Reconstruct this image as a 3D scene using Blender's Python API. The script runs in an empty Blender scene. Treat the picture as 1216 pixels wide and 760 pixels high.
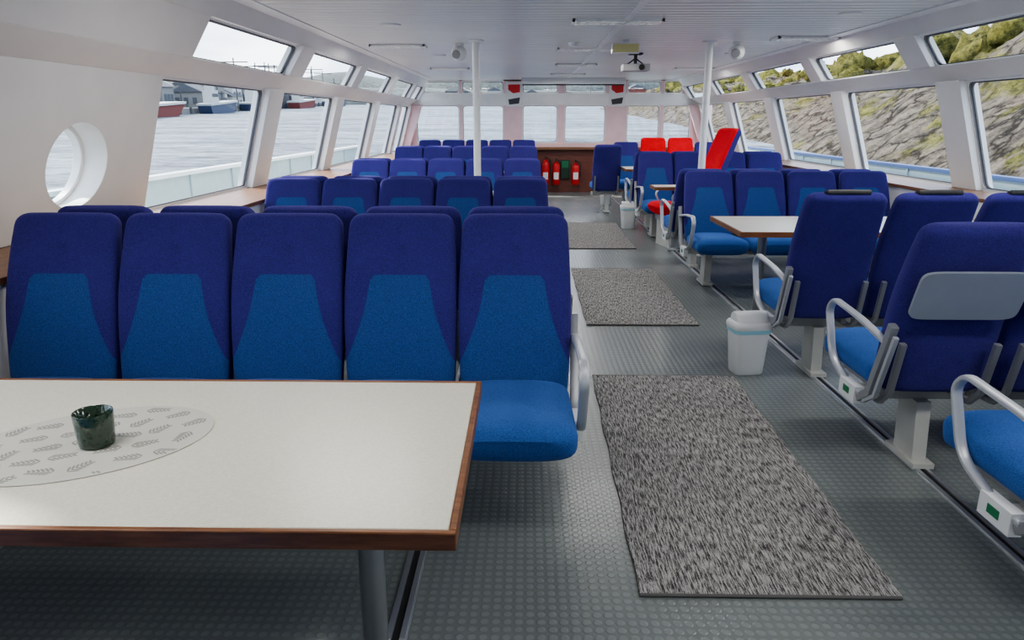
import bpy, bmesh, math, random
from mathutils import Vector, noise
from math import sin, cos, pi, radians, sqrt
random.seed(4)
scene = bpy.context.scene
COL = scene.collection
try:
    scene.view_settings.look = 'AgX - Medium High Contrast'
except Exception as e:
    print('look', e)

# ------------------------------------------------------------------ materials
def new_mat(name):
    m = bpy.data.materials.new(name); m.use_nodes = True
    nt = m.node_tree
    b = nt.nodes.get('Principled BSDF')
    return m, nt, b
def N(nt, t, **kw):
    n = nt.nodes.new(t)
    for k, v in kw.items():
        if k.startswith('i_'):
            n.inputs[k[2:].replace('_', ' ')].default_value = v
        else: setattr(n, k, v)
    return n
def M(nt, op, a, b=None, c=None):
    n = nt.nodes.new('ShaderNodeMath'); n.operation = op
    for i, v in enumerate((a, b, c)):
        if v is None: continue
        if isinstance(v, (int, float)): n.inputs[i].default_value = v
        else: nt.links.new(v, n.inputs[i])
    return n.outputs[0]
def mixc(nt, fac, a, b):
    n = nt.nodes.new('ShaderNodeMix'); n.data_type = 'RGBA'
    for sock, v in ((n.inputs['Factor'], fac), (n.inputs[6], a), (n.inputs[7], b)):
        if isinstance(v, (int, float)): sock.default_value = v
        elif isinstance(v, tuple): sock.default_value = (*v, 1) if len(v) == 3 else v
        else: nt.links.new(v, sock)
    return n.outputs[2]
def objco(nt, scale=(1, 1, 1)):
    tc = nt.nodes.new('ShaderNodeTexCoord'); mp = nt.nodes.new('ShaderNodeMapping')
    mp.inputs['Scale'].default_value = scale
    nt.links.new(tc.outputs['Object'], mp.inputs['Vector'])
    return mp.outputs[0]
def noise_tex(nt, co, scale, detail=3, rough=0.5):
    n = nt.nodes.new('ShaderNodeTexNoise'); n.inputs['Scale'].default_value = scale
    n.inputs['Detail'].default_value = detail; n.inputs['Roughness'].default_value = rough
    nt.links.new(co, n.inputs['Vector']); return n.outputs['Fac']
def ramp(nt, f, a, b):
    n = nt.nodes.new('ShaderNodeMapRange'); n.clamp = True
    n.inputs[1].default_value = a; n.inputs[2].default_value = b
    nt.links.new(f, n.inputs[0]); return n.outputs[0]
def bump(nt, b, h, s, d=0.01):
    n = nt.nodes.new('ShaderNodeBump'); n.inputs['Strength'].default_value = s
    n.inputs['Distance'].default_value = d
    nt.links.new(h, n.inputs['Height']); nt.links.new(n.outputs[0], b.inputs['Normal'])
def simple(name, col, rough=0.5, metal=0.0, var=0.0, vs=6, bs=0.0, bscale=80, spec=None):
    m, nt, b = new_mat(name)
    b.inputs['Roughness'].default_value = rough; b.inputs['Metallic'].default_value = metal
    if spec is not None: b.inputs['Specular IOR Level'].default_value = spec
    co = objco(nt)
    f = noise_tex(nt, co, vs, 4)
    dk = tuple(c * (1 - var) for c in col); lt = tuple(min(1, c * (1 + var)) for c in col)
    nt.links.new(mixc(nt, ramp(nt, f, .3, .7), dk, lt), b.inputs['Base Color'])
    if bs: bump(nt, b, noise_tex(nt, co, bscale, 2), bs, .003)
    return m

m_white = simple('white_paint', (.83, .83, .81), .42, var=.03, vs=3)
m_white2 = simple('white_frame', (.88, .89, .88), .35, var=.03)
m_pink = simple('pinkish_frame', (.86, .62, .64), .45, var=.05)
m_ceil = simple('ceiling_slat', (.86, .86, .84), .30, var=.03, vs=2)
m_dark = simple('dark_gap', (.02, .02, .022), .8)
m_seal = simple('window_seal', (.16, .16, .17), .6)
m_alu = simple('brushed_aluminium', (.62, .63, .64), .32, .75, var=.05)
m_arm = simple('armrest_grey', (.50, .52, .55), .38, .25, var=.04)
m_steel = simple('leg_steel', (.34, .35, .36), .3, .8, var=.05)
m_ped = simple('pedestal_cream', (.55, .55, .51), .45, var=.05)
m_bracket = simple('bracket_grey', (.38, .39, .41), .4, .5)
m_panel = simple('seat_rear_panel', (.27, .30, .34), .5, var=.05)
m_plastic = simple('white_plastic', (.82, .83, .83), .35, var=.02)
m_bag = simple('bin_liner_blue', (.35, .65, .75), .4)
m_black = simple('black_plastic', (.03, .03, .03), .5)
m_red = simple('red_paint', (.65, .03, .03), .35)
m_green = simple('green_label', (.02, .20, .09), .5)
m_yellow = simple('yellow_sign', (.65, .62, .30), .5)

def wood(name, c1, c2, sc):
    m, nt, b = new_mat(name)
    f = noise_tex(nt, objco(nt, sc), 3, 5, .6)
    nt.links.new(mixc(nt, ramp(nt, f, .3, .7), c1, c2), b.inputs['Base Color'])
    b.inputs['Roughness'].default_value = .38
    return m
m_wood = wood('teak_edge', (.14, .052, .02), (.29, .12, .046), (3, 25, 25))
m_wood2 = wood('ledge_wood', (.17, .075, .035), (.30, .15, .075), (20, 2, 20))
m_wallwood = wood('red_brown_panel', (.16, .055, .04), (.23, .085, .06), (2, 2, 14))

m_lam, nt, b = new_mat('cream_laminate')
f = noise_tex(nt, objco(nt), 160, 2)
nt.links.new(mixc(nt, ramp(nt, f, .35, .65), (.70, .67, .56), (.77, .74, .63)), b.inputs['Base Color'])
b.inputs['Roughness'].default_value = .30

def fabric(name, col, col2=None):
    m, nt, b = new_mat(name)
    co = objco(nt)
    f = noise_tex(nt, co, 260, 2, .7)
    f2 = noise_tex(nt, co, 9, 3)
    def var(c):
        a = tuple(x * .62 for x in c); d = tuple(x * 1.42 for x in c)
        return mixc(nt, ramp(nt, f, .32, .68), a, d)
    c = var(col)
    if col2:
        sp = nt.nodes.new('ShaderNodeSeparateXYZ'); nt.links.new(co, sp.inputs[0])
        ax = M(nt, 'ABSOLUTE', sp.outputs['X'])
        zz = sp.outputs['Z']
        q = M(nt, 'MAXIMUM', M(nt, 'SUBTRACT', .86, zz), 0.0)
        thr = M(nt, 'ADD', .118, M(nt, 'ADD', M(nt, 'MULTIPLY', q, .10), M(nt, 'MULTIPLY', M(nt, 'MULTIPLY', q, q), .60)))
        cut = M(nt, 'MULTIPLY', M(nt, 'MAXIMUM', M(nt, 'SUBTRACT', .02, q), 0.0), .8)
        thr = M(nt, 'SUBTRACT', thr, cut)
        a = ramp(nt, M(nt, 'SUBTRACT', thr, ax), 0, .004)
        d = ramp(nt, M(nt, 'SUBTRACT', .862, zz), 0, .004)
        mask = M(nt, 'MINIMUM', a, d)
        c = mixc(nt, mask, c, var(col2))
    c = mixc(nt, M(nt, 'MULTIPLY', ramp(nt, f2, .35, .8), .18), c, tuple(x * 1.6 + .01 for x in col))
    nt.links.new(c, b.inputs['Base Color'])
    b.inputs['Roughness'].default_value = .95
    b.inputs['Specular IOR Level'].default_value = .15
    b.inputs['Sheen Weight'].default_value = .35
    b.inputs['Sheen Tint'].default_value = (*[min(1, x * 2.0 + .15) for x in col], 1)
    bump(nt, b, f, .5, .002)
    return m
NAVY = (.040, .034, .180); PANEL = (.034, .088, .25); CUSH = (.038, .108, .32)
m_navy = fabric('navy_upholstery', NAVY)
m_front = fabric('two_tone_blue_upholstery', NAVY, PANEL)
m_cush = fabric('blue_cushion_upholstery', CUSH)
m_redf = fabric('red_upholstery', (.62, .012, .02))

m_rug, nt, b = new_mat('grey_melange_rug')
f1 = noise_tex(nt, objco(nt, (1, .09, 1)), 190, 2, .7)
f2 = noise_tex(nt, objco(nt, (1, .35, 1)), 420, 1, .5)
g = ramp(nt, M(nt, 'ADD', M(nt, 'MULTIPLY', f1, .75), M(nt, 'MULTIPLY', f2, .25)), .42, .58)
nt.links.new(mixc(nt, g, (.045, .042, .042), (.43, .42, .40)), b.inputs['Base Color'])
b.inputs['Roughness'].default_value = .95; bump(nt, b, f1, .6, .004)

# studded rubber floor
m_floor, nt, b = new_mat('studded_grey_rubber')
co = objco(nt, (1 / .034, 1 / .034, 1))
sp = nt.nodes.new('ShaderNodeSeparateXYZ'); nt.links.new(co, sp.inputs[0])
fx = M(nt, 'SUBTRACT', M(nt, 'FRACT', sp.outputs['X']), .5)
fy = M(nt, 'SUBTRACT', M(nt, 'FRACT', sp.outputs['Y']), .5)
r = M(nt, 'SQRT', M(nt, 'ADD', M(nt, 'MULTIPLY', fx, fx), M(nt, 'MULTIPLY', fy, fy)))
mr = nt.nodes.new('ShaderNodeMapRange'); mr.inputs[1].default_value = .42; mr.inputs[2].default_value = .30
nt.links.new(r, mr.inputs[0]); stud = mr.outputs[0]
base = mixc(nt, M(nt, 'MULTIPLY', stud, .6), (.185, .205, .198), (.25, .275, .265))
nt.links.new(base, b.inputs['Base Color'])
b.inputs['Roughness'].default_value = .27
bump(nt, b, stud, .45, .003)

m_glass, nt, b = new_mat('window_glass')
tr = N(nt, 'ShaderNodeBsdfTransparent'); tr.inputs[0].default_value = (.95, .97, .97, 1)
gl = N(nt, 'ShaderNodeBsdfGlossy'); gl.inputs['Roughness'].default_value = .02
mx = N(nt, 'ShaderNodeMixShader'); mx.inputs[0].default_value = .04
nt.links.new(tr.outputs[0], mx.inputs[1]); nt.links.new(gl.outputs[0], mx.inputs[2])
nt.links.new(mx.outputs[0], nt.nodes['Material Output'].inputs[0])

m_cgl, nt, b = new_mat('dark_green_glass')
f = nt.nodes.new('ShaderNodeTexVoronoi'); f.inputs['Scale'].default_value = 90
nt.links.new(objco(nt), f.inputs['Vector'])
nt.links.new(mixc(nt, ramp(nt, f.outputs['Distance'], .1, .5), (.008, .022, .014), (.03, .06, .036)), b.inputs['Base Color'])
b.inputs['Roughness'].default_value = .12; b.inputs['Coat Weight'].default_value = .6
m_wax = simple('candle_wax', (.12, .14, .11), .4)
m_mat = simple('placemat_vinyl', (.60, .59, .53), .45, var=.02)
m_leaf = simple('placemat_leaf_print', (.30, .30, .27), .6)

m_glow, nt, b = new_mat('fixture_panel_glow')
b.inputs['Base Color'].default_value = (.8, .8, .78, 1)
b.inputs['Emission Color'].default_value = (1, .98, .94, 1); b.inputs['Emission Strength'].default_value = .3  # faint glow added to the panels; the grilles themselves look unlit

# water
m_water, nt, b = new_mat('sea_water')
co = objco(nt, (1, 1, 1))
f1 = noise_tex(nt, objco(nt, (1, 2.2, 1)), .8, 6, .7); f2 = noise_tex(nt, co, .05, 4); f3 = noise_tex(nt, objco(nt, (.12, .4, 1)), .5, 6, .75)
ff = M(nt, 'ADD', M(nt, 'MULTIPLY', f1, .5), M(nt, 'MULTIPLY', f3, .5))
nt.links.new(mixc(nt, ramp(nt, ff, .43, .59), (.035, .05, .065), (.33, .365, .385)), b.inputs['Base Color'])
b.inputs['Roughness'].default_value = .4; b.inputs['Specular IOR Level'].default_value = .15
bump(nt, b, M(nt, 'ADD', f1, f2), 1.0, .5)

# hillside
m_hill, nt, b = new_mat('rocky_hillside')
co = objco(nt)
f1 = noise_tex(nt, co, .35, 7, .7); f2 = noise_tex(nt, co, 1.3, 8, .8)
vor = nt.nodes.new('ShaderNodeTexVoronoi'); vor.feature = 'DISTANCE_TO_EDGE'; vor.inputs['Scale'].default_value = .55
wob = nt.nodes.new('ShaderNodeVectorMath'); wob.operation = 'ADD'
nz = nt.nodes.new('ShaderNodeTexNoise'); nz.inputs['Scale'].default_value = .8; nz.inputs['Detail'].default_value = 5; nt.links.new(co, nz.inputs['Vector'])
scl = nt.nodes.new('ShaderNodeVectorMath'); scl.operation = 'SCALE'; scl.inputs['Scale'].default_value = 2.5; nt.links.new(nz.outputs['Color'], scl.inputs[0])
nt.links.new(co, wob.inputs[0]); nt.links.new(scl.outputs[0], wob.inputs[1]); nt.links.new(wob.outputs[0], vor.inputs['Vector'])
crack = ramp(nt, vor.outputs['Distance'], 0.0, .10)
rock = mixc(nt, ramp(nt, f2, .38, .62), (.095, .080, .064), (.40, .34, .265))
rock = mixc(nt, crack, (.04, .034, .027), rock)
veg = mixc(nt, ramp(nt, f2, .38, .60), (.075, .082, .025), (.38, .35, .11))
sp = nt.nodes.new('ShaderNodeSeparateXYZ'); nt.links.new(co, sp.inputs[0])
vf = M(nt, 'ADD', f1, M(nt, 'MULTIPLY', M(nt, 'SUBTRACT', sp.outputs['Z'], 3.5), .022))
nt.links.new(mixc(nt, ramp(nt, vf, .47, .56), rock, veg), b.inputs['Base Color'])
b.inputs['Roughness'].default_value = .95; b.inputs['Specular IOR Level'].default_value = .1; bump(nt, b, f2, 1.0, 1.0)
m_bush, nt, b = new_mat('shrub_foliage')
f2 = noise_tex(nt, objco(nt), 2.4, 8, .8)
nt.links.new(mixc(nt, ramp(nt, f2, .38, .60), (.055, .062, .02), (.38, .35, .10)), b.inputs['Base Color'])
b.inputs['Roughness'].default_value = .95; b.inputs['Specular IOR Level'].default_value = .1; bump(nt, b, f2, 1.0, .8)
m_far = simple('distant_woods', (.065, .075, .07), .95, var=.6, vs=.25)
m_bwhite = simple('building_white', (.45, .45, .44), .8)
m_bred = simple('building_red', (.16, .04, .03), .8)
m_bgrey = simple('building_grey', (.08, .085, .095), .8)
m_bulw = simple('bulwark_paint', (.40, .50, .52), .5, var=.05)
m_brail = simple('blue_rail_paint', (.05, .09, .22), .5)
m_deck = simple('deck_paint', (.20, .26, .27), .7, var=.1)
m_rope = simple('teal_rope', (.05, .28, .25), .8, bs=.6, bscale=200)

# ------------------------------------------------------------------ mesh builder
class MB:
    def __init__(s): s.v = []; s.f = []; s.m = []
    def add(s, vs, fs, m):
        o = len(s.v); s.v += [tuple(p) for p in vs]
        mm = m if isinstance(m, list) else [m] * len(fs)
        for f, k in zip(fs, mm): s.f.append([o + i for i in f]); s.m.append(k)
    def box(s, x0, x1, y0, y1, z0, z1, m=0):
        s.add([(x, y, z) for x in (x0, x1) for y in (y0, y1) for z in (z0, z1)],
              [(0, 1, 3, 2), (4, 6, 7, 5), (0, 4, 5, 1), (2, 3, 7, 6), (0, 2, 6, 4), (1, 5, 7, 3)], m)
    def prism(s, poly, a0, a1, axis, m=0):
        n = len(poly)
        def P(p, a):
            return {'y': (p[0], a, p[1]), 'x': (a, p[0], p[1]), 'z': (p[0], p[1], a)}[axis]
        vs = [P(p, a0) for p in poly] + [P(p, a1) for p in poly]
        fs = [list(range(n)), list(range(2 * n - 1, n - 1, -1))]
        fs += [(i, (i + 1) % n, n + (i + 1) % n, n + i) for i in range(n)]
        s.add(vs, fs, m)
    def loft(s, rings, m=0, cap=True, closed=False):
        k = len(rings[0]); vs = [p for r in rings for p in r]; fs = []; n = len(rings)
        for i in range(n if closed else n - 1):
            j = (i + 1) % n
            for a in range(k):
                fs.append((i * k + a, i * k + (a + 1) % k, j * k + (a + 1) % k, j * k + a))
        if cap and not closed:
            fs.append(tuple(range(k))); fs.append(tuple((n - 1) * k + a for a in range(k)))
        s.add(vs, fs, m)
    def cyl(s, p, q, r0, r1=None, n=20, m=0):
        r1 = r0 if r1 is None else r1
        p = Vector(p); q = Vector(q); t = (q - p).normalized()
        a = t.orthogonal().normalized(); b = t.cross(a)
        s.loft([[c + (a * cos(2 * pi * i / n) + b * sin(2 * pi * i / n)) * r for i in range(n)] for c, r in ((p, r0), (q, r1))], m)
    def lathe(s, c, prof, n=28, m=0):
        s.loft([[(c[0] + r * cos(2 * pi * i / n), c[1] + r * sin(2 * pi * i / n), c[2] + z) for i in range(n)] for r, z in prof], m)
    def sweep(s, path, a, b, m=0, n=12, side=Vector((1, 0, 0)), closed=False, e=2.0):
        rings = []; L = len(path)
        for i in range(L):
            p = Vector(path[i])
            t = Vector(path[(i + 1) % L if closed else min(i + 1, L - 1)]) - Vector(path[i - 1 if (i > 0 or closed) else 0])
            t.normalize(); nn = t.cross(side).normalized()
            ring = []
            for k in range(n):
                an = 2 * pi * k / n; c_, s_ = cos(an), sin(an)
                ring.append(p + side * a * math.copysign(abs(c_) ** (2 / e), c_) + nn * b * math.copysign(abs(s_) ** (2 / e), s_))
            rings.append(ring)
        s.loft(rings, m, closed=closed)
    def ball(s, c, r, m=0, n=16, sz=1):
        rings = []
        for i in range(1, n):
            a = pi * i / n
            rings.append([(c[0] + r * sin(a) * cos(2 * pi * k / (n * 2)), c[1] + r * sin(a) * sin(2 * pi * k / (n * 2)), c[2] - r * sz * cos(a)) for k in range(n * 2)])
        s.loft(rings, m)
    def plate(s, P, u0, u1, v0, v1, cu, cv, a, b, n, w0, w1, m=0, mr=0, shift=None):
        ang = [2 * pi * i / 72 for i in range(72)]
        for (uu, vv) in ((u0, v0), (u1, v0), (u1, v1), (u0, v1)):
            ang.append(math.atan2(vv - cv, uu - cu) % (2 * pi))
        if n > 6:
            rr = .05
            for su in (-1, 1):
                for sv in (-1, 1):
                    for k in range(9):
                        t = pi / 2 * k / 8
                        ang.append(math.atan2(sv * (b - rr + rr * sin(t)), su * (a - rr + rr * cos(t))) % (2 * pi))
        ang = sorted(set(round(x, 6) for x in ang))
        def inner(c_, s_):
            if n <= 6: return (abs(c_ / a) ** n + abs(s_ / b) ** n) ** (-1 / n)
            rr = min(.05, a * .5, b * .5)
            cx, cy = abs(c_), abs(s_)
            t = min(a / cx if cx > 1e-9 else 1e9, b / cy if cy > 1e-9 else 1e9)
            px, py = cx * t, cy * t
            if px > a - rr and py > b - rr:
                ox, oy = a - rr, b - rr
                B_ = ox * cx + oy * cy; C_ = ox * ox + oy * oy - rr * rr
                t = B_ + sqrt(max(0, B_ * B_ - C_))
            return t
        R = [[], [], [], []]
        for t in ang:
            c_, s_ = cos(t), sin(t)
            ri = inner(c_, s_)
            ro = 1e9
            if c_ > 1e-9: ro = min(ro, (u1 - cu) / c_)
            if c_ < -1e-9: ro = min(ro, (u0 - cu) / c_)
            if s_ > 1e-9: ro = min(ro, (v1 - cv) / s_)
            if s_ < -1e-9: ro = min(ro, (v0 - cv) / s_)
            R[0].append(P(cu + ro * c_, cv + ro * s_, w0)); R[1].append(P(cu + ri * c_, cv + ri * s_, w0))
            R[2].append(P(cu + ri * c_, cv + ri * s_, w1)); R[3].append(P(cu + ro * c_, cv + ro * s_, w1))
        k = len(ang); vs = [p for r in R for p in r]; fs = []; ms = []
        for i in range(4):
            j = (i + 1) % 4
            for q in range(k):
                fs.append((i * k + q, i * k + (q + 1) % k, j * k + (q + 1) % k, j * k + q)); ms.append(mr if i == 1 else m)
        s.add(vs, fs, ms)
    def mesh(s, name, mats, sharp=35):
        me = bpy.data.meshes.new(name); me.from_pydata(s.v, [], s.f)
        for mt in mats: me.materials.append(mt)
        me.polygons.foreach_set('material_index', s.m)
        me.polygons.foreach_set('use_smooth', [True] * len(s.f))
        bm = bmesh.new(); bm.from_mesh(me); bmesh.ops.recalc_face_normals(bm, faces=bm.faces); bm.to_mesh(me); bm.free()
        me.update(); me.set_sharp_from_angle(angle=radians(sharp))
        return me
    def obj(s, name, mats, sharp=35, bevel=0, loc=(0, 0, 0), rot=(0, 0, 0)):
        return place(s.mesh(name, mats, sharp), name, loc, rot, bevel)
def place(me, name, loc=(0, 0, 0), rot=(0, 0, 0), bevel=0, scale=1):
    o = bpy.data.objects.new(name, me); COL.objects.link(o)
    o.location = loc; o.rotation_euler = rot; o.scale = (scale,) * 3
    if bevel:
        b = o.modifiers.new('bevel', 'BEVEL'); b.width = bevel; b.segments = 2; b.limit_method = 'ANGLE'; b.angle_limit = radians(50)
    return o
def round_path(pts, r, n=6):
    out = [Vector(pts[0])]
    for i in range(1, len(pts) - 1):
        p = Vector(pts[i]); a = Vector(pts[i - 1]); c = Vector(pts[i + 1])
        da = (a - p); dc = (c - p); ra = min(r, da.length * .48, dc.length * .48)
        A = p + da.normalized() * ra; C = p + dc.normalized() * ra
        for k in range(n + 1):
            t = k / n; out.append(A * (1 - t) ** 2 + p * 2 * t * (1 - t) + C * t * t)
    out.append(Vector(pts[-1])); return out

# ------------------------------------------------------------------ seats
def pad(mb, pts, W, T, rw, rt, mf, mbk, conc=0.0, e=3.6, K=32):
    P = [Vector((0, y, z)) for y, z in pts]
    fine = []
    for i in range(len(P) - 1):
        p0 = P[max(i - 1, 0)]; p1 = P[i]; p2 = P[i + 1]; p3 = P[min(i + 2, len(P) - 1)]
        for k in range(12):
            t = k / 12
            fine.append(.5 * ((2 * p1) + (-p0 + p2) * t + (2 * p0 - 5 * p1 + 4 * p2 - p3) * t * t + (-p0 + 3 * p1 - 3 * p2 + p3) * t ** 3))
    fine.append(P[-1])
    S = [0]
    for i in range(1, len(fine)): S.append(S[-1] + (fine[i] - fine[i - 1]).length)
    L = S[-1]
    def at(s):
        s = max(0, min(L, s))
        for i in range(1, len(S)):
            if S[i] >= s - 1e-9:
                t = (s - S[i - 1]) / max(1e-9, S[i] - S[i - 1])
                return fine[i - 1].lerp(fine[i], t), (fine[i] - fine[i - 1]).normalized()
    R = max(rw, rt); ss = [R * (1 - cos(pi / 2 * k / 6)) for k in range(7)]
    mid = [R + (L - 2 * R) * k / 10 for k in range(1, 10)]
    ss = ss + mid + [L - x for x in reversed(ss)]
    def rd(s, r): return -r + sqrt(max(0, r * r - (r - s) ** 2)) if s < r else 0
    rings = []
    for s_ in ss:
        c, t = at(s_); nn = Vector((0, -t.z, t.y)); dd = min(s_, L - s_); u = s_ / L
        w = W(u) + rd(dd, rw); th = T(u) + rd(dd, rt)
        ring = []
        for k in range(K):
            an = 2 * pi * (k + .5) / K; c_, q_ = cos(an), sin(an)
            x = w * math.copysign(abs(c_) ** (2 / e), c_); q = th * math.copysign(abs(q_) ** (2 / e), q_)
            if q > 0: q += conc * ((x / w) ** 2 - .4) * min(1, dd / .08)
            ring.append(c + Vector((x, 0, 0)) + nn * q)
        rings.append(ring)
    k = K; vs = [p for r in rings for p in r]; fs = []; ms = []
    for i in range(len(rings) - 1):
        for a in range(k):
            fs.append((i * k + a, i * k + (a + 1) % k, (i + 1) * k + (a + 1) % k, (i + 1) * k + a))
            ms.append(mf if (a < k // 2 - 1) else mbk)
    fs.append(tuple(range(k))); ms.append(mbk)
    fs.append(tuple((len(rings) - 1) * k + a for a in range(k))); ms.append(mbk)
    mb.add(vs, fs, ms)

PITCH = .455
SM = [m_navy, m_front, m_cush, m_ped, m_arm, m_bracket, m_panel, m_plastic, m_green, m_black]
def seat_mesh(name, ped=False, arm=0, tray=False, strap=False, red=False, H=1.085):
    mb = MB()
    pad(mb, [(.085, .37), (.115, .52), (.17, .78 - (1.085 - H) * .6), (.285, H)],
        lambda u: .212 + .012 * sin(pi * min(1, u * 1.1)), lambda u: .058 - .018 * u, .055, .034, 1, 0, .018)
    pad(mb, [(-.472, .396), (-.40, .414), (-.15, .412), (.07, .405)],
        lambda u: .223 - .01 * u, lambda u: .074 - .012 * u, .07, .058, 2, 2, -.008)
    h = PITCH / 2 - .001
    mb.box(-h, h, -.06, .0, .285, .335, 3)
    for sx in (-.15, .15):
        mb.box(sx - .014, sx + .014, -.34, .08, .325, .355, 5)
    for sx in (-.185, .185):
        mb.sweep([(sx, -.01, .31), (sx, .10, .315), (sx, .165, .38), (sx, .215, .60)], .013, .013, 5, n=8, e=6)
    if ped:
        mb.prism([(-.085, 0.03), (.075, 0.03), (.05, .29), (-.10, .29)], -.06, -.0, 'x', 3)
        mb.box(-.075, .015, -.13, .12, .012, .034, 3)
    if arm:
        for sx in ([arm] if arm in (-1, 1) else [-1, 1]):
            x = sx * .243
            path = round_path([(x, .20, .60), (x, -.02, .635), (x, -.31, .655), (x, -.36, .60), (x, -.27, .39), (x, -.10, .335), (x, .06, .33)], .07)
            mb.sweep(path, .018, .010, 4, n=14, e=3)
            mb.sweep([(x, .04, .31), (x, .12, .36), (x, .235, .68)], .016, .02, 5, n=8, e=6)
            mb.sweep([(x, .08, .31), (x, .165, .36), (x, .265, .64)], .010, .010, 4, n=8, e=6)
            mb.box(x - .02, x + .02, -.12, .03, .275, .35, 7)
            mb.box(x + sx * .0201, x + sx * .0225, -.075, -.02, .30, .328, 8)
            mb.box(min(x, 0), max(x, 0), -.05, -.01, .29, .33, 3)
    if tray:
        T = Vector((0, .115, .305)).normalized(); B = Vector((0, .225, .80)) - T * .17
        nn = Vector((0, T.z, -T.y))
        rings = []
        for w in (.042, .056):
            ring = []
            for k in range(40):
                an = 2 * pi * k / 40; c_, s_ = cos(an), sin(an)
                ring.append(B + T * .20 + Vector((.205 * math.copysign(abs(c_) ** .25, c_), 0, 0)) + T * .105 * math.copysign(abs(s_) ** .25, s_) + nn * w)
            rings.append(ring)
        mb.loft(rings, 6)
    if strap:
        mb.sweep([(-.12, .285, 1.085), (-.11, .297, 1.092), (0, .30, 1.094), (.11, .297, 1.092), (.12, .285, 1.085)], .004, .012, 9, n=8, side=Vector((0, 1, .3)).normalized())
    mats = list(SM)
    if red: mats[1] = m_redf; mats[2] = m_redf; mats[0] = m_redf if red == 2 else m_navy
    return mb.mesh(name, mats, 40)

S = {}
for tag, H in (('hi', 1.085), ('mid', 1.05), ('lo', 1.0)):
    S[tag] = dict(plain=seat_mesh('seat_plain_' + tag, H=H), ped=seat_mesh('seat_ped_' + tag, ped=True, H=H),
                  er=seat_mesh('seat_er_' + tag, arm=1, H=H), el=seat_mesh('seat_el_' + tag, arm=-1, H=H),
                  epl=seat_mesh('seat_epl_' + tag, ped=True, arm=-1, H=H), epr=seat_mesh('seat_epr_' + tag, ped=True, arm=1, H=H))
S_tray = seat_mesh('seat_tray', tray=True); S_etray = seat_mesh('seat_end_tray', ped=True, arm=1, tray=True)
S_strap = seat_mesh('seat_strap', strap=True); S_estrap = seat_mesh('seat_end_strap', ped=True, arm=1, strap=True)
S_redt = seat_mesh('seat_red', red=2, H=1.16)

def row(x_edge, d, y, facing, n, pitch, kinds):
    for i in range(n):
        x = x_edge + d * (i + .5) * pitch
        place(kinds(i), 'passenger_seat', (x, y, 0), (0, 0, pi if facing else 0))
XL = .185; XR = 1.44; PR = .47
def kl(t, f): return lambda i: (S[t]['el' if f else 'er'] if i == 0 else S[t]['ped'] if i in (1, 4) else S[t]['plain'])
def kr(t, f): return lambda i: (S[t]['epr' if f else 'epl'] if i == 0 else S[t]['ped'] if i == 3 else S[t]['plain'])
for yt, t in ((2.95, 'hi'), (5.9, 'lo'), (8.85, 'lo'), (11.8, 'mid'), (14.45, 'hi')):
    row(XL, -1, yt - .30, 0, 5, PITCH, kl(t, 0))
    if yt < 14: row(XL, -1, yt + .20 + .30, 1, 5, PITCH, kl(t, 1))
row(XL - .1, -1, .32, 1, 5, PITCH * .98, kl('hi', 1))  # unseen row, added to block light reaching under the near table
row(XR, 1, 1.93, 1, 4, PR, kr('hi', 1))
row(XR, 1, 2.97, 1, 4, PR, lambda i: S_etray if i == 0 else S_tray)
row(XR, 1, 4.12, 1, 4, PR, lambda i: S_estrap if i == 0 else S_strap)
row(XR, 1, 6.55, 0, 4, PR, kr('lo', 0))
row(XR, 1, 7.36, 1, 4, PR, kr('lo', 1))
row(XR, 1, 9.40, 0, 4, PR, kr('mid', 0))
row(XR, 1, 10.22, 1, 4, PR, kr('mid', 1))
row(1.50, 1, 12.75, 0, 4, PR, lambda i: S_redt if i in (1, 2) else kr('hi', 0)(i))
place(S['hi']['ped'], 'passenger_seat', (1.28, 11.9, 0), (0, 0, pi))
def red_seat():
    mb = MB()
    pad(mb, [(.09, .40), (.16, .60), (.30, .95), (.46, 1.36)], lambda u: .235, lambda u: .07 - .02 * u, .06, .045, 1, 0, .03)
    pad(mb, [(-.44, .43), (-.38, .45), (-.15, .44), (.10, .43)], lambda u: .24, lambda u: .075, .06, .055, 1, 1, -.008)
    mb.box(-.2, .2, -.32, .10, .0, .30, 2); mb.box(-.22, .22, -.34, .12, .30, .365, 3)
    for sx in (-.25, .25):
        mb.sweep(round_path([(sx, .20, .62), (sx, -.28, .66), (sx, -.34, .60), (sx, -.22, .36), (sx, .05, .34)], .07), .018, .011, 4, n=12)
    return mb.obj('reclining_red_seat', [m_navy, m_redf, m_ped, m_bracket, m_arm], 40, loc=(1.95, 8.72, 0), rot=(0, 0, radians(-78)))
red_seat()

for x in (-.37, -1.87, 1.70, 3.05):
    mb = MB()
    mb.box(x - .032, x + .032, -2, 14.9, 0, .006, 0)
    mb.box(x - .028, x - .012, -2, 14.9, .006, .014, 0); mb.box(x + .012, x + .028, -2, 14.9, .006, .014, 0)
    mb.box(x - .011, x + .011, -2, 14.9, .0061, .0075, 1)
    mb.obj('floor_seat_rail', [m_alu, m_dark])

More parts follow.
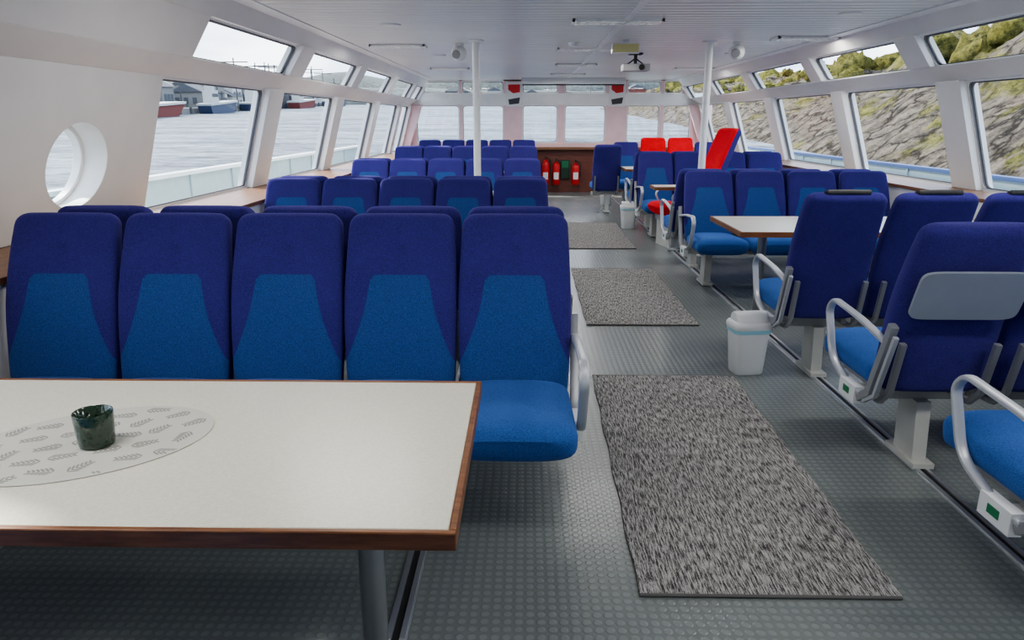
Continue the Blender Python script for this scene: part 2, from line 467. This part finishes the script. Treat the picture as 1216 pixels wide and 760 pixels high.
# ------------------------------------------------------------------ tables
def table(x0, x1, y0, y1, legs, z=.74):
    mb = MB(); e = .014
    mb.box(x0 + e, x1 - e, y0 + e, y1 - e, z - .034, z, 0)
    mb.box(x0, x1, y0, y0 + e, z - .036, z + .0005, 1); mb.box(x0, x1, y1 - e, y1, z - .036, z + .0005, 1)
    mb.box(x0, x0 + e, y0 + e, y1 - e, z - .036, z + .0005, 1); mb.box(x1 - e, x1, y0 + e, y1 - e, z - .036, z + .0005, 1)
    ym = (y0 + y1) / 2
    for lx in legs:
        mb.cyl((lx, ym, .03), (lx, ym, z - .034), .031, n=24, m=2)
        mb.box(lx - .05, lx + .05, ym - .22, ym + .22, z - .05, z - .034, 2)
        mb.lathe((lx, ym, .0145), [(.07, 0), (.07, .008), (.035, .02), (.031, .03)], m=2)
    return mb.obj('dining_table', [m_lam, m_wood, m_steel], bevel=.003)
table(-2.08, -.122, 1.14, 1.925, (-.37, -1.87))
table(-2.08, -.30, 4.15, 4.85, (-.37, -1.87))
table(-2.08, -.30, 7.02, 7.66, (-.37, -1.87))
table(-2.08, -.30, 10.0, 10.7, (-.37, -1.87))
table(1.42, 3.32, 4.78, 5.62, (1.70, 3.05))
table(1.42, 3.32, 7.98 + .14, 8.45, (1.70, 3.05))
table(1.5, 3.32, 11.15, 11.85, (1.70, 3.05))

mb = MB()
mb.lathe((0, 0, 0), [(.030, 0), (.0365, .002), (.038, .01), (.042, .078), (.041, .080), (.0385, .078), (.035, .022), (.0, .020)], 36, 0)
mb.lathe((0, 0, .0205), [(.030, 0), (.031, .004), (.031, .022), (.0, .022)], 28, 1)
mb.obj('candle_holder', [m_cgl, m_wax], 50, loc=(-.968, 1.49, .7425))
mb = MB(); A_, B_ = .27, .195
mb.prism([(A_ * cos(2 * pi * k / 72), B_ * sin(2 * pi * k / 72)) for k in range(72)], 0, .0012, 'z', 0)
def leaflet(c, ang, l, w):
    pts = []
    for k in range(10):
        t = 2 * pi * k / 10; x = l * .5 * (1 + cos(t)); y = w * sin(t)
        pts.append((c[0] + x * cos(ang) - y * sin(ang), c[1] + x * sin(ang) + y * cos(ang)))
    if all((p[0] / A_) ** 2 + (p[1] / B_) ** 2 < .96 for p in pts):
        mb.prism(pts, .0012, .0014, 'z', 1)
for gx in range(-3, 4):
    for gy in range(-3, 4):
        cx = gx * .078 + (gy % 2) * .04 + random.uniform(-.008, .008); cy = gy * .066 + random.uniform(-.008, .008)
        a = random.uniform(-.4, .9) + (pi if (gx + gy) % 2 else 0)
        for k in range(6):
            px = cx + (k * .0095 - .028) * cos(a); py = cy + (k * .0095 - .028) * sin(a)
            for sg in (-1, 1): leaflet((px, py), a + sg * .8, .024 - .0022 * k, .0027)
mb.obj('placemat', [m_mat, m_leaf], loc=(-1.0, 1.505, .741), rot=(0, 0, radians(28)))

# ------------------------------------------------------------------ rugs
m_hem = simple('rug_hem', (.12, .115, .11), .95)
def rug(x0, x1, y0, y1, sk=0):
    mb = MB(); n = 30
    L = [(x0 + sk * i / n + .004 * sin(i * .9), y0 + (y1 - y0) * i / n) for i in range(n + 1)]
    Rr = [(x1 + sk * i / n + .004 * sin(i * .7 + 1), y0 + (y1 - y0) * i / n) for i in range(n + 1)]
    mb.prism(L + Rr[::-1], .001, .010, 'z', 0)
    for yy in (y0, y1):
        s_ = 0 if yy == y0 else sk
        mb.sweep([(x0 + s_, yy, .007), ((x0 + x1) / 2 + s_, yy, .007), (x1 + s_, yy, .007)], .006, .005, 1, n=8, side=Vector((0, 1, 0)))
    mb.obj('aisle_rug', [m_rug, m_hem])
rug(.365, 1.185, 1.98, 4.02, .03)
rug(.45, 1.27, 5.12, 7.2, .01)
rug(.47, 1.29, 8.4, 10.6, .02)

# ------------------------------------------------------------------ bins
def bin_(x, y, rz=0):
    mb = MB()
    def rr(w, d, z, e=5):
        return [(w * math.copysign(abs(cos(t)) ** (2 / e), cos(t)), d * math.copysign(abs(sin(t)) ** (2 / e), sin(t)), z) for t in [2 * pi * (k + .5) / 36 for k in range(36)]]
    mb.loft([rr(.082, .062, 0), rr(.088, .068, .01), rr(.108, .084, .27)], 0)
    mb.loft([rr(.112, .088, .256), rr(.114, .090, .285)], 1)
    mb.loft([rr(.114, .090, .278), rr(.117, .093, .287), rr(.117, .093, .305), rr(.108, .084, .318), rr(.10, .078, .322)], 0)
    mb.loft([[(x_, y_ * k1, .318 + h1) for (x_, y_, z_) in rr(.098, .075, 0)] for k1, h1 in ((1, 0), (.95, .018), (.75, .040), (.4, .052), (.08, .055))], 0)
    mb.obj('waste_bin', [m_plastic, m_bag], 40, loc=(x, y, .001), rot=(0, 0, rz))
bin_(1.315, 4.12, radians(8)); bin_(1.42, 8.35 + 1.75); bin_(1.42, 13.0)

# ------------------------------------------------------------------ shell
Y0, Y1 = -2.5, 15.4
mb = MB(); mb.box(-2.72, 3.9, Y0, Y1, -.1, 0, 0); mb.obj('floor', [m_floor])
ZC = 2.24
mb = MB()
y = Y0
while y < Y1 - .02:
    y2 = min(y + .112, Y1 - .01)
    mb.prism([(y, ZC + .02), (y, ZC + .004), (y + .006, ZC), (y2 - .006, ZC), (y2, ZC + .004), (y2, ZC + .02)], -2.05, 3.12, 'x', 0)
    y += .14
mb.box(-2.4, 3.4, Y0, Y1, ZC + .021, ZC + .08, 1)
mb.box(.78, .83, Y0, Y1 - .1, ZC - .012, ZC - .0005, 2)
mb.box(-2.05, -1.86, 3.0, Y1 - .1, ZC - .008, ZC - .0005, 2); mb.box(2.93, 3.12, Y0, Y1 - .1, ZC - .008, ZC - .0005, 2)
mb.obj('ceiling', [m_ceil, m_dark, m_white2])

UPT = .66
def side(name, o, Xs, zs, Xh, zh, Xb, zb, Xc, Xl, wins, port=None):
    mb = MB(); t = .10
    def strip(za, xa, zb_, xb, y0, y1, inn=0.0, m=0):
        mb.prism([(xa - o * inn, za), (xb - o * inn, zb_), (xb + o * t, zb_), (xa + o * t, za)], y0, y1, 'y', m)
    zt = zb + (ZC - zb) * UPT; Xt = Xb + (Xc - Xb) * UPT
    strip(-.02, Xs, zs, Xs, Y0, Y1)
    strip(zh, Xh, zb, Xb, Y0, Y1, .02)
    strip(zt, Xt, ZC, Xc, Y0, Y1, .02)
    strip(ZC, Xc, ZC + .08, Xc - o * .05, Y0, Y1)
    ys = [Y0]
    for a, b_ in wins: ys += [a, b_]
    ys.append(Y1)
    for i in range(0, len(ys), 2):
        a, b_ = ys[i], ys[i + 1]
        inn = .05 if (b_ - a) < .9 else .02
        ua = a + (USH if i else 0); ub = b_ + (USH if i < len(ys) - 2 else 0)
        ub = min(ub, Y1)
        if ua < ub: strip(zb, Xb, zt, Xt, ua, ub, inn)
        if port and a < port[0] < b_:
            pa = port[2]
            X = lambda z: Xs + (Xh - Xs) * (z - zs) / (zh - zs)
            P = lambda u, v, w: (X(v) + o * w, u, v)
            mb.plate(P, a, b_, zs, zh, port[0], port[1], pa, port[3], 2, -.02, .17, 0, 0)
            ring = []; n = 48
            for k in range(n):
                an = 2 * pi * k / n
                ring.append([P(port[0] + r_ * pa * cos(an), port[1] + r_ * port[3] * sin(an), w_) for r_, w_ in ((1, .12), (.9, .12), (.9, .17), (1, .17))])
            mb.loft(ring, 1, closed=True)
            continue
        strip(zs, Xs, zh, Xh, a, b_, inn)
    w = mb.obj(name, [m_white, m_white2], 25, bevel=.004)
    lb = MB()
    lb.box(min(Xl, Xl + o * .02), max(Xl, Xl + o * .02), Y0 + .02, Y1 - .02, 0, zs - .03, 0)
    lb.box(min(Xl - o * .015, Xs - o * .022), max(Xl - o * .015, Xs - o * .022), Y0 + .02, Y1 - .02, zs - .03, zs, 1)
    lb.obj('trim_ledge_' + name.split('_')[1], [m_white, m_wood2], bevel=.004)
    return w
USH = .16
WL = [(-2.2, -.3), (.2, 1.9), (4.9, 6.85), (7.25, 9.3), (9.65, 11.7), (12.0, 13.9), (14.15, 15.2)]
WR = [(-2.2, -.4), (.0, 1.75), (2.15, 3.9), (4.25, 6.15), (6.5, 8.4), (8.7, 10.75), (11.1, 13.0), (13.35, 15.1)]
GL = dict(Xs=-2.62, zs=.84, Xh=-2.37, zh=1.73, Xb=-2.24, zb=1.85, Xc=-2.0)
GR = dict(Xs=3.78, zs=.89, Xh=3.50, zh=1.76, Xb=3.34, zb=1.87, Xc=3.08)
PORT = (4.08, 1.205, .285, .235)
side('wall_left', -1, Xl=-2.12, wins=WL, port=PORT, **GL)
side('wall_right', 1, Xl=3.40, wins=WR, **GR)

wn = [0]
def window(P, u0, u1, v0, v1, frame=.018, mats=None, e=9):
    wn[0] += 1
    mb = MB(); cu, cv = (u0 + u1) / 2, (v0 + v1) / 2
    a, b_ = (u1 - u0) / 2 - frame, (v1 - v0) / 2 - frame
    mb.plate(P, u0, u1, v0, v1, cu, cv, a, b_, e, .01, .05, 0, 1)
    mb.plate(P, cu - a - .01, cu + a + .01, cv - b_ - .01, cv + b_ + .01, cu, cv, a - .008, b_ - .008, e, .03, .045, 1, 1)
    mb.add([P(cu - a, cv - b_, .038), P(cu + a, cv - b_, .038), P(cu + a, cv + b_, .038), P(cu - a, cv + b_, .038)], [(0, 1, 2, 3)], 2)
    mb.obj('window_%d' % wn[0], mats or [m_white2, m_seal, m_glass], 30)
for o, G, W in ((-1, GL, WL), (1, GR, WR)):
    Xlow = lambda z: G['Xs'] + (G['Xh'] - G['Xs']) * (z - G['zs']) / (G['zh'] - G['zs'])
    Xup = lambda z: G['Xb'] + (G['Xc'] - G['Xb']) * (z - G['zb']) / (ZC - G['zb'])
    for a, b_ in W:
        window(lambda u, v, w: (Xlow(v) + o * w, u, v), a, b_, G['zs'], G['zh'])
        window(lambda u, v, w: (Xup(v) + o * w, u, v), a + USH, min(b_ + USH, Y1 - .05), G['zb'], G['zb'] + (ZC - G['zb']) * UPT, .01)
mb = MB(); Xp = lambda z: GL['Xs'] + (GL['Xh'] - GL['Xs']) * (z - GL['zs']) / (GL['zh'] - GL['zs'])
mb.add([(Xp(PORT[1] + .22 * sin(2 * pi * k / 40)) - .15, PORT[0] + .27 * cos(2 * pi * k / 40), PORT[1] + .22 * sin(2 * pi * k / 40)) for k in range(40)], [tuple(range(40))], 0)
wn[0] += 1; mb.obj('window_%d' % wn[0], [m_glass])

mb = MB()
mb.box(-2.6, 3.78, Y1, Y1 + .1, -.02, .90, 2)
mb.box(-2.6, 3.78, Y1 - .18, Y1, .87, .92, 3)
mb.box(-2.45, 3.55, Y1, Y1 + .1, .92, 1.0, 1)
XW = [(-2.26, -1.37), (-1.31, -.46), (-.08, .64), (.78, 1.62), (2.05, 2.72), (2.79, 3.35)]
edges = [-2.6] + [q for w_ in XW for q in w_] + [3.78]
for i in range(0, len(edges), 2):
    mb.box(edges[i], edges[i + 1], Y1, Y1 + .1, 1.0, 1.75, 1)
    if i not in (0, len(edges) - 2): mb.box(edges[i], edges[i + 1], Y1, Y1 + .1, 1.98, ZC + .05, 1)
mb.box(-2.5, 3.6, Y1 - .01, Y1 + .1, 1.75, 1.98, 0)
mb.box(-2.3, -2.1, Y1, Y1 + .1, 1.98, ZC + .05, 1); mb.box(3.15, 3.35, Y1, Y1 + .1, 1.98, ZC + .05, 1)
mb.box(-2.2, 3.2, Y1, Y1 + .1, 2.215, ZC + .05, 0)
mb.prism([(-2.62, .9), (-2.40, .9), (-2.12, 1.75), (-2.40, 1.75)], Y1 - .12, Y1 - .0, 'y', 1)
mb.prism([(3.78, .9), (3.56, .9), (3.28, 1.75), (3.55, 1.75)], Y1 - .12, Y1 - .0, 'y', 1)
mb.obj('wall_front', [m_white2, m_pink, m_wallwood, m_wood2], bevel=.005)
for a, b_ in XW:
    window(lambda u, v, w: (u, Y1 + w, v), a, b_, 1.0, 1.75, .015)
    window(lambda u, v, w: (u, Y1 + w, v), max(a, -2.1), min(b_, 3.15), 1.98, 2.215, .012)
mb = MB()
mb.box(-2.72, .2, Y0 - .1, Y0, 0, ZC, 0); mb.box(1.2, 3.9, Y0 - .1, Y0, 0, ZC, 0); mb.box(.2, 1.2, Y0 - .1, Y0, 2.05, ZC + .08, 0)
mb.obj('wall_back', [m_white])
mb = MB()
mb.plate(lambda u, v, w: (u, Y0 - .06 + w, v), .21, 1.19, .005, 2.04, .70, 1.35, .32, .42, 9, 0, .045, 0, 1)
mb.add([(.38, Y0 - .04, .93), (1.02, Y0 - .04, .93), (1.02, Y0 - .04, 1.77), (.38, Y0 - .04, 1.77)], [(0, 1, 2, 3)], 2)
mb.cyl((1.10, Y0 - .015, 1.0), (1.10, Y0 + .05, 1.0), .012, m=1); mb.cyl((1.11, Y0 + .045, 1.0), (1.0, Y0 + .045, 1.0), .011, m=1)
mb.obj('door_1', [m_white2, m_alu, m_glass])

# ------------------------------------------------------------------ fixtures
for x, yy in ((-.52, 7.90), (1.90, 8.04)):
    mb = MB(); mb.cyl((x, yy, .0), (x, yy, ZC), .038, n=28, m=0)
    mb.lathe((x, yy, .0), [(.09, 0), (.09, .012), (.04, .02)], m=0); mb.lathe((x, yy, ZC - .02), [(.04, 0), (.08, .01), (.08, .02)], m=0)
    mb.obj('support_pole', [m_white2], 40)
m_grille = simple('speaker_grille', (.35, .35, .36), .6)
for x, yy in ((-.72, 8.2), (2.20, 8.1)):
    mb = MB(); mb.ball((x, yy, ZC - .10), .082, 0, 14); mb.cyl((x, yy, ZC - .03), (x, yy, ZC), .05, m=0)
    mb.cyl((x - .02, yy - .03, ZC - .11), (x - .03, yy - .088, ZC - .12), .05, .042, m=1)
    mb.obj('ceiling_speaker', [m_plastic, m_grille], 40)
FIX = [(.74, 6.4, .74, 17), (.68, 8.8, .66, 16), (-1.4, 8.4, .6, 16), (2.75, 7.7, .6, 16), (.72, 11.2, .6, 16), (.72, 13.4, .6, 19), (2.2, 3.6, .8, 17), (.72, 1.6, .8, 10), (2.4, -.8, .8, 10), (2.4, 1.6, .8, 15), (-1.2, 12, .6, 16), (2.6, 12, .6, 16), (-1.0, 3.9, .8, 16), (-1.2, 1.2, .8, 14)]  # grilles in view look unlit; those near the camera are unseen, added for fill
for x, yy, w, en in FIX:
    mb = MB(); d = .13
    for (a, b_, c, e_) in ((x - w / 2, x + w / 2, yy - d, yy - d + .02), (x - w / 2, x + w / 2, yy + d - .02, yy + d), (x - w / 2, x - w / 2 + .02, yy - d, yy + d), (x + w / 2 - .02, x + w / 2, yy - d, yy + d)):
        mb.box(a, b_, c, e_, ZC - .022, ZC - .001, 0)
    nb = int(w / .06)
    for k in range(1, nb):
        xx = x - w / 2 + w * k / nb; mb.box(xx - .006, xx + .006, yy - d + .02, yy + d - .02, ZC - .021, ZC - .006, 0)
    mb.box(x - w / 2 + .02, x + w / 2 - .02, yy - d + .02, yy + d - .02, ZC - .005, ZC - .001, 1)
    mb.box(x - w / 2 + .02, x + w / 2 - .02, yy - .015, yy + .015, ZC - .020, ZC - .008, 0)
    mb.obj('ceiling_light_fixture', [m_white2, m_glow])
    L = bpy.data.lights.new('fixture_fill', 'AREA'); L.shape = 'RECTANGLE'; L.size = w - .06; L.size_y = .2  # added fill light for the cabin, hung under each fixture
    L.energy = en; L.color = (1, .97, .92)
    lo = bpy.data.objects.new('ceiling_fill', L); lo.location = (x, yy, ZC - .026); COL.objects.link(lo)
for x, yy in ((-1.16, 6.6), (2.47, 6.0), (2.5, 9.4), (-1.1, 9.6)):
    mb = MB(); mb.lathe((x, yy, ZC - .016), [(.0, 0), (.05, 0), (.085, .004), (.09, .015)], m=0); mb.obj('ceiling_downlight', [m_white2], 40)
mb = MB(); mb.lathe((.5, 8.1, ZC - .045), [(.0, 0), (.045, .002), (.055, .012), (.06, .03), (.065, .044)], m=0); mb.obj('smoke_detector', [m_plastic], 40)
mb = MB(); mb.box(.87, 1.15, 7.86, 7.93, ZC - .13, ZC - .03, 0); mb.box(.88, 1.14, 7.855, 7.86, ZC - .12, ZC - .04, 1); mb.box(.98, 1.04, 7.87, 7.92, ZC - .03, ZC, 0)
mb.obj('exit_sign', [m_plastic, m_yellow], bevel=.004)
mb = MB(); X, Y = 1.33, 9.4
mb.box(X - .16, X + .16, Y - .13, Y + .13, 2.03, 2.11, 0); mb.cyl((X + .06, Y - .15, 2.07), (X + .06, Y - .12, 2.07), .035, m=1)
mb.cyl((X, Y, 2.11), (X, Y, ZC), .02, m=1); mb.box(X - .08, X + .08, Y - .08, Y + .08, ZC - .02, ZC, 1)
for sx in (-.1, .1): mb.cyl((X + sx, Y, 2.11), (X, Y, 2.18), .008, m=1)
mb.obj('ceiling_projector', [simple('projector_shell', (.42, .42, .42), .4), m_black], bevel=.006)
mb = MB(); mb.box(-.1, 1.9, 14.6, 14.70, ZC - .11, ZC, 0); mb.cyl((-.08, 14.65, ZC - .13), (1.88, 14.65, ZC - .13), .012, m=1)
mb.obj('projection_screen_case', [m_plastic, m_black], bevel=.008)
for x in (-.25, 1.84):
    mb = MB(); mb.box(x - .17, x + .17, Y1 - .02, Y1 - .012, 1.72, 2.2, 0)
    mb.prism([(x - .12, 2.15), (x + .12, 2.15), (x + .12, 2.0), (x - .02, 1.98), (x - .12, 2.05)], Y1 - .0215, Y1 - .0201, 'y', 1)
    mb.prism([(x - .12, 1.86), (x + .12, 1.9), (x + .1, 1.78), (x - .1, 1.76)], Y1 - .0215, Y1 - .0201, 'y', 2)
    mb.obj('safety_poster', [m_plastic, m_red, m_bgrey])
def ext(x, yy, s=1.0):
    mb = MB()
    mb.lathe((x, yy, .17), [(.07, 0), (.078, .01), (.078, .36 * s), (.07, .40 * s), (.04, .44 * s), (.022, .45 * s), (.022, .48 * s)], 24, 0)
    z = .17 + .48 * s
    mb.box(x - .02, x + .02, yy - .08, yy + .03, z, z + .02, 1); mb.box(x - .012, x + .012, yy - .10, yy + .02, z + .035, z + .05, 1); mb.cyl((x, yy, z), (x, yy, z + .05), .014, m=1)
    mb.sweep(round_path([(x + .02, yy, z + .01), (x + .10, yy, z - .02), (x + .10, yy, z - .30)], .06), .011, .011, 1, n=8, side=Vector((0, 1, 0)))
    mb.box(x - .05, x + .05, yy - .0795, yy - .06, .28, .42, 2); mb.box(x - .03, x + .03, yy + .07, Y1 - .001, .3, .34, 1)
    mb.obj('fire_extinguisher', [m_red, m_black, m_plastic], 40)
ext(.40, 15.22, 1.1); ext(.62, 15.22, 1.0); ext(1.02, 15.22, .95)
mb = MB(); mb.box(.72, .90, 15.34, 15.395, .28, .66, 0); mb.box(.74, .88, 15.335, 15.34, .50, .64, 1); mb.obj('first_aid_box', [simple('dark_green_box', (.02, .06, .04), .5), m_green], bevel=.004)

# ------------------------------------------------------------------ exterior of the boat
mb = MB(); mb.box(-3.9, -2.72, Y0 - 3, Y1 + 4, -.25, -.12, 0); mb.box(3.9, 5.0, Y0 - 3, Y1 + 4, -.25, -.12, 0); mb.box(-3.9, 5.0, Y1 + .1, Y1 + 4, -.25, -.12, 0); mb.box(-3.9, 5.0, Y0 - 3, Y0 - .1, -.25, -.12, 0)
mb.obj('outer_deck', [m_deck])
mb = MB()
for x, mi in ((-3.85, 1), (4.9, 2)):
    mb.box(x - .03, x + .03, Y0 - 3, Y1 + 2, -.12, .86, 0); mb.box(x - .06, x + .06, Y0 - 3, Y1 + 2, .86, .90, mi)
    yy = Y0
    while yy < Y1 + 2:
        mb.box(x - .05, x + .05, yy - .02, yy + .02, -.12, .86, 0); yy += 1.2
mb.obj('bulwark', [m_bulw, m_white2, m_brail])
mb = MB()
for k in range(7):
    a0 = k * .8
    pts = [Vector((-3.55 + .16 * cos(t) * (1 + .1 * sin(3 * t + a0)), 5.95 + .22 * sin(t) + .02 * k, .68 + .05 * k + .05 * sin(2 * t + a0))) for t in [2 * pi * i / 30 for i in range(30)]]
    mb.sweep(pts, .02, .02, 0, n=8, side=Vector((0, 0, 1)), closed=True)
mb.cyl((-3.6, 5.95, -.12), (-3.6, 5.95, 1.05), .05, m=1)
mb.obj('mooring_rope_coil', [m_rope, m_bulw], 60)

TR = radians(1.9)
mb = MB(); mb.add([(-1500, -300, -1.9), (1500, -300, -1.9), (1500, 2500, -1.9), (-1500, 2500, -1.9)], [(0, 1, 2, 3)], 0)
mb.obj('sea_water', [m_water], rot=(TR, 0, 0))
mb = MB(); nx, ny = 110, 300; vs = []; fs = []
def hz(x, y):
    t = (x - 17) / 28; ridge = 6.0 + 9 * math.exp(-((y - 15) / 42.0) ** 2)
    n_ = noise.fractal(Vector((x * .12, y * .12, 1.3)), 1.0, 2.0, 5)
    n2 = noise.ridged_multi_fractal(Vector((x * .3, y * .3, 4.3)), 1.0, 2.0, 4, 1.0, 2.0) - 1.0
    h = ridge * (1 - math.exp(-max(0, t) * 2.0)) if t > 0 else t * 10
    return -2.0 + h + (2.0 * n_ + 1.0 * n2) * min(1, max(.1, t * 3))
for i in range(nx + 1):
    for j in range(ny + 1):
        x = 15 + 60 * (i / nx) ** 1.5; yy = -20 + 200 * (j / ny)
        vs.append((x, yy, hz(x, yy)))
for i in range(nx):
    for j in range(ny):
        a = i * (ny + 1) + j; fs.append((a, a + 1, a + ny + 2, a + ny + 1))
mb.add(vs, fs, 0); mb.obj('rocky_hillside', [m_hill], 60, rot=(TR, 0, 0))
mb = MB()
for k in range(430):
    x = 25 + 32 * random.random() ** 1.0; yy = random.uniform(0, 150); r = random.uniform(.3, 1.0) * (1 + x / 60)
    z = hz(x, yy); n = 6; rings = []
    for i in range(1, n):
        a = pi * i / n
        rings.append([])
        for q in range(10):
            rr_ = r * (1 + .7 * noise.noise(Vector((x + q * .9, yy + i * 1.3, k))))
            rings[-1].append((x + rr_ * sin(a) * cos(2 * pi * q / 10), yy + rr_ * sin(a) * sin(2 * pi * q / 10), z + r * .2 - rr_ * .9 * cos(a)))
    mb.loft(rings, 0)
mb.obj('hillside_shrubs', [m_bush], 70, rot=(TR, 0, 0))
def shore(name, pts, hgt, dep, seed):
    mb = MB(); vs = []; fs = []; n = len(pts)
    for i, (x, y_) in enumerate(pts):
        h = hgt * (.55 + .6 * abs(noise.fractal(Vector((i * .13, seed, 0)), 1, 2, 4)))
        d = Vector((x, y_)).normalized()
        for k, (q, hh) in enumerate(((0, 0), (.05, .3), (.2, .6), (.5, .85), (1, 1), (1.3, 0))):
            vs.append((x + d.x * dep * q, y_ + d.y * dep * q, -2.0 + h * hh))
    for i in range(n - 1):
        for k in range(5):
            a = i * 6 + k; fs.append((a, a + 1, a + 7, a + 6))
    mb.add(vs, fs, 0); return mb.obj(name, [m_far], 60, rot=(TR, 0, 0))
shore('distant_shore', [(-66 - 5 * sin(i * .1), -150 + i * 5) for i in range(80)] + [(-62 + i * 14, 250 + i * 3 + 60 * sin(i * .06)) for i in range(50)], 7.5, 40, 3.1)
shore('distant_hills', [(-900 + i * 25, 900 + 50 * sin(i * .3)) for i in range(90)], 42, 200, 7.7)
mb = MB()
mb.box(-64, -60.5, 40, 250, -2.4, -.9, 3)
for k in range(50): mb.box(-60.5, -60.2, 42 + k * 4.2, 42.4 + k * 4.2, -2.4, -.7, 2)
for k in range(84):
    if k < 68: x = -66 + random.uniform(-7, 2); y_ = random.uniform(30, 245)
    else: x = random.uniform(-60, 120); y_ = 252 + (x + 60) * .3
    w = random.uniform(3, 8); d = random.uniform(4, 9); h = random.uniform(2.0, 5.5); mi = random.choice((0, 0, 1, 3, 2, 2, 3))
    mb.box(x - w / 2, x + w / 2, y_ - d / 2, y_ + d / 2, -2.2, -2 + h, mi)
    mb.prism([(x - w / 2 - .3, -2 + h), (x, h - 2 + w * .25), (x + w / 2 + .3, -2 + h)], y_ - d / 2 - .3, y_ + d / 2 + .3, 'y', 2 if mi != 2 else 3)
    if mi != 2:
        for q in range(3):
            mb.box(x + w / 2, x + w / 2 + .06, y_ - d * .35 + q * d * .28, y_ - d * .35 + q * d * .28 + .9, -2 + h * .45, -2 + h * .75, 2)
            mb.box(x - w * .38 + q * w * .28, x - w * .38 + q * w * .28 + .8, y_ - d / 2 - .06, y_ - d / 2, -2 + h * .45, -2 + h * .75, 2)
    if k % 3 == 0:
        mb.box(x + w, x + w + .18, y_, y_ + .2, -2, 8.5, 2); mb.box(x + w - 2.5, x + w + 3, y_, y_ + .2, 7.6, 7.8, 2)
mb.obj('harbour_buildings', [m_bwhite, m_bred, m_bgrey, simple('building_concrete', (.20, .20, .19), .8)], rot=(TR, 0, 0))
def boat(x, y, L, name, hull):
    mb = MB(); W = L * .2
    mb.prism([(y, -1.9), (y + L * .85, -1.9), (y + L, .0), (y - L * .05, -.5)], x - W, x, 'x', 1)
    mb.prism([(y - L * .05, -.5), (y + L, .0), (y + L * 1.01, .35), (y - L * .06, -.15)], x - W - .2, x + .2, 'x', 0)
    mb.box(x - W * .85, x - W * .15, y + L * .1, y + L * .35, -.2, 2.2, 0); mb.box(x - W * .75, x - W * .25, y + L * .14, y + L * .28, 2.2, 3.4, 0)
    mb.box(x - W * .2, x - W * .13, y + L * .12, y + L * .33, 1.0, 1.6, 2)
    mb.cyl((x - W / 2, y + L * .5, -.1), (x - W / 2, y + L * .5, 6.0), .12, m=2); mb.cyl((x - W / 2, y + L * .5, 5.2), (x - W / 2, y + L * .75, 3.2), .08, m=2)
    mb.obj(name, [m_bwhite, hull, m_bgrey], rot=(TR, 0, 0))
m_hull = simple('hull_dark_blue', (.03, .045, .09), .5)
boat(-56, 106, 17, 'moored_ship', m_bred); boat(-57, 136, 12, 'moored_ship', m_hull); boat(-57, 158, 16, 'moored_ship', m_hull); boat(-56, 186, 14, 'moored_ship', m_bred); boat(-55, 215, 16, 'moored_ship', m_hull)
mb = MB(); X, Y = 44, 66; z = hz(X, Y) - .5
mb.box(X - 4, X + 4, Y - 4, Y + 4, z, z + 4.5, 0); mb.prism([(X - 4.5, z + 4.5), (X, z + 7), (X + 4.5, z + 4.5)], Y - 4.4, Y + 4.4, 'y', 2)
for q in (-2.3, 0, 2.3): mb.box(X + q - .6, X + q + .6, Y - 4.05, Y - 3.9, z + 2, z + 3.4, 2)
mb.obj('hilltop_house', [m_bwhite, m_bred, m_bgrey], rot=(TR, 0, 0))

# ------------------------------------------------------------------ world + sun
w = bpy.data.worlds.new('overcast_sky'); scene.world = w; w.use_nodes = True; nt = w.node_tree
bg = nt.nodes['Background']; tc = nt.nodes.new('ShaderNodeTexCoord')
mp = nt.nodes.new('ShaderNodeMapping'); mp.inputs['Scale'].default_value = (1, 1, 2.6); nt.links.new(tc.outputs['Generated'], mp.inputs[0])
f = noise_tex(nt, mp.outputs[0], 2.6, 7, .6)
c = mixc(nt, ramp(nt, f, .42, .66), (.30, .42, .64), (.92, .95, .98))
nt.links.new(c, bg.inputs['Color']); bg.inputs['Strength'].default_value = 4.4
s = bpy.data.lights.new('sun', 'SUN'); s.energy = 9.5; s.angle = radians(3); s.color = (1, .95, .87)
so = bpy.data.objects.new('sun', s); COL.objects.link(so)
so.rotation_euler = Vector((.62, -.42, -.62)).to_track_quat('-Z', 'Y').to_euler()

# ------------------------------------------------------------------ camera
cam = bpy.data.cameras.new('camera'); cam.sensor_width = 36; cam.lens = 860 / 1216 * 36
cam.clip_end = 4000
co_ = bpy.data.objects.new('camera', cam); COL.objects.link(co_); scene.camera = co_
co_.location = (0, 0, 1.45); co_.rotation_euler = (radians(90 - 15.41), 0, radians(1.09))
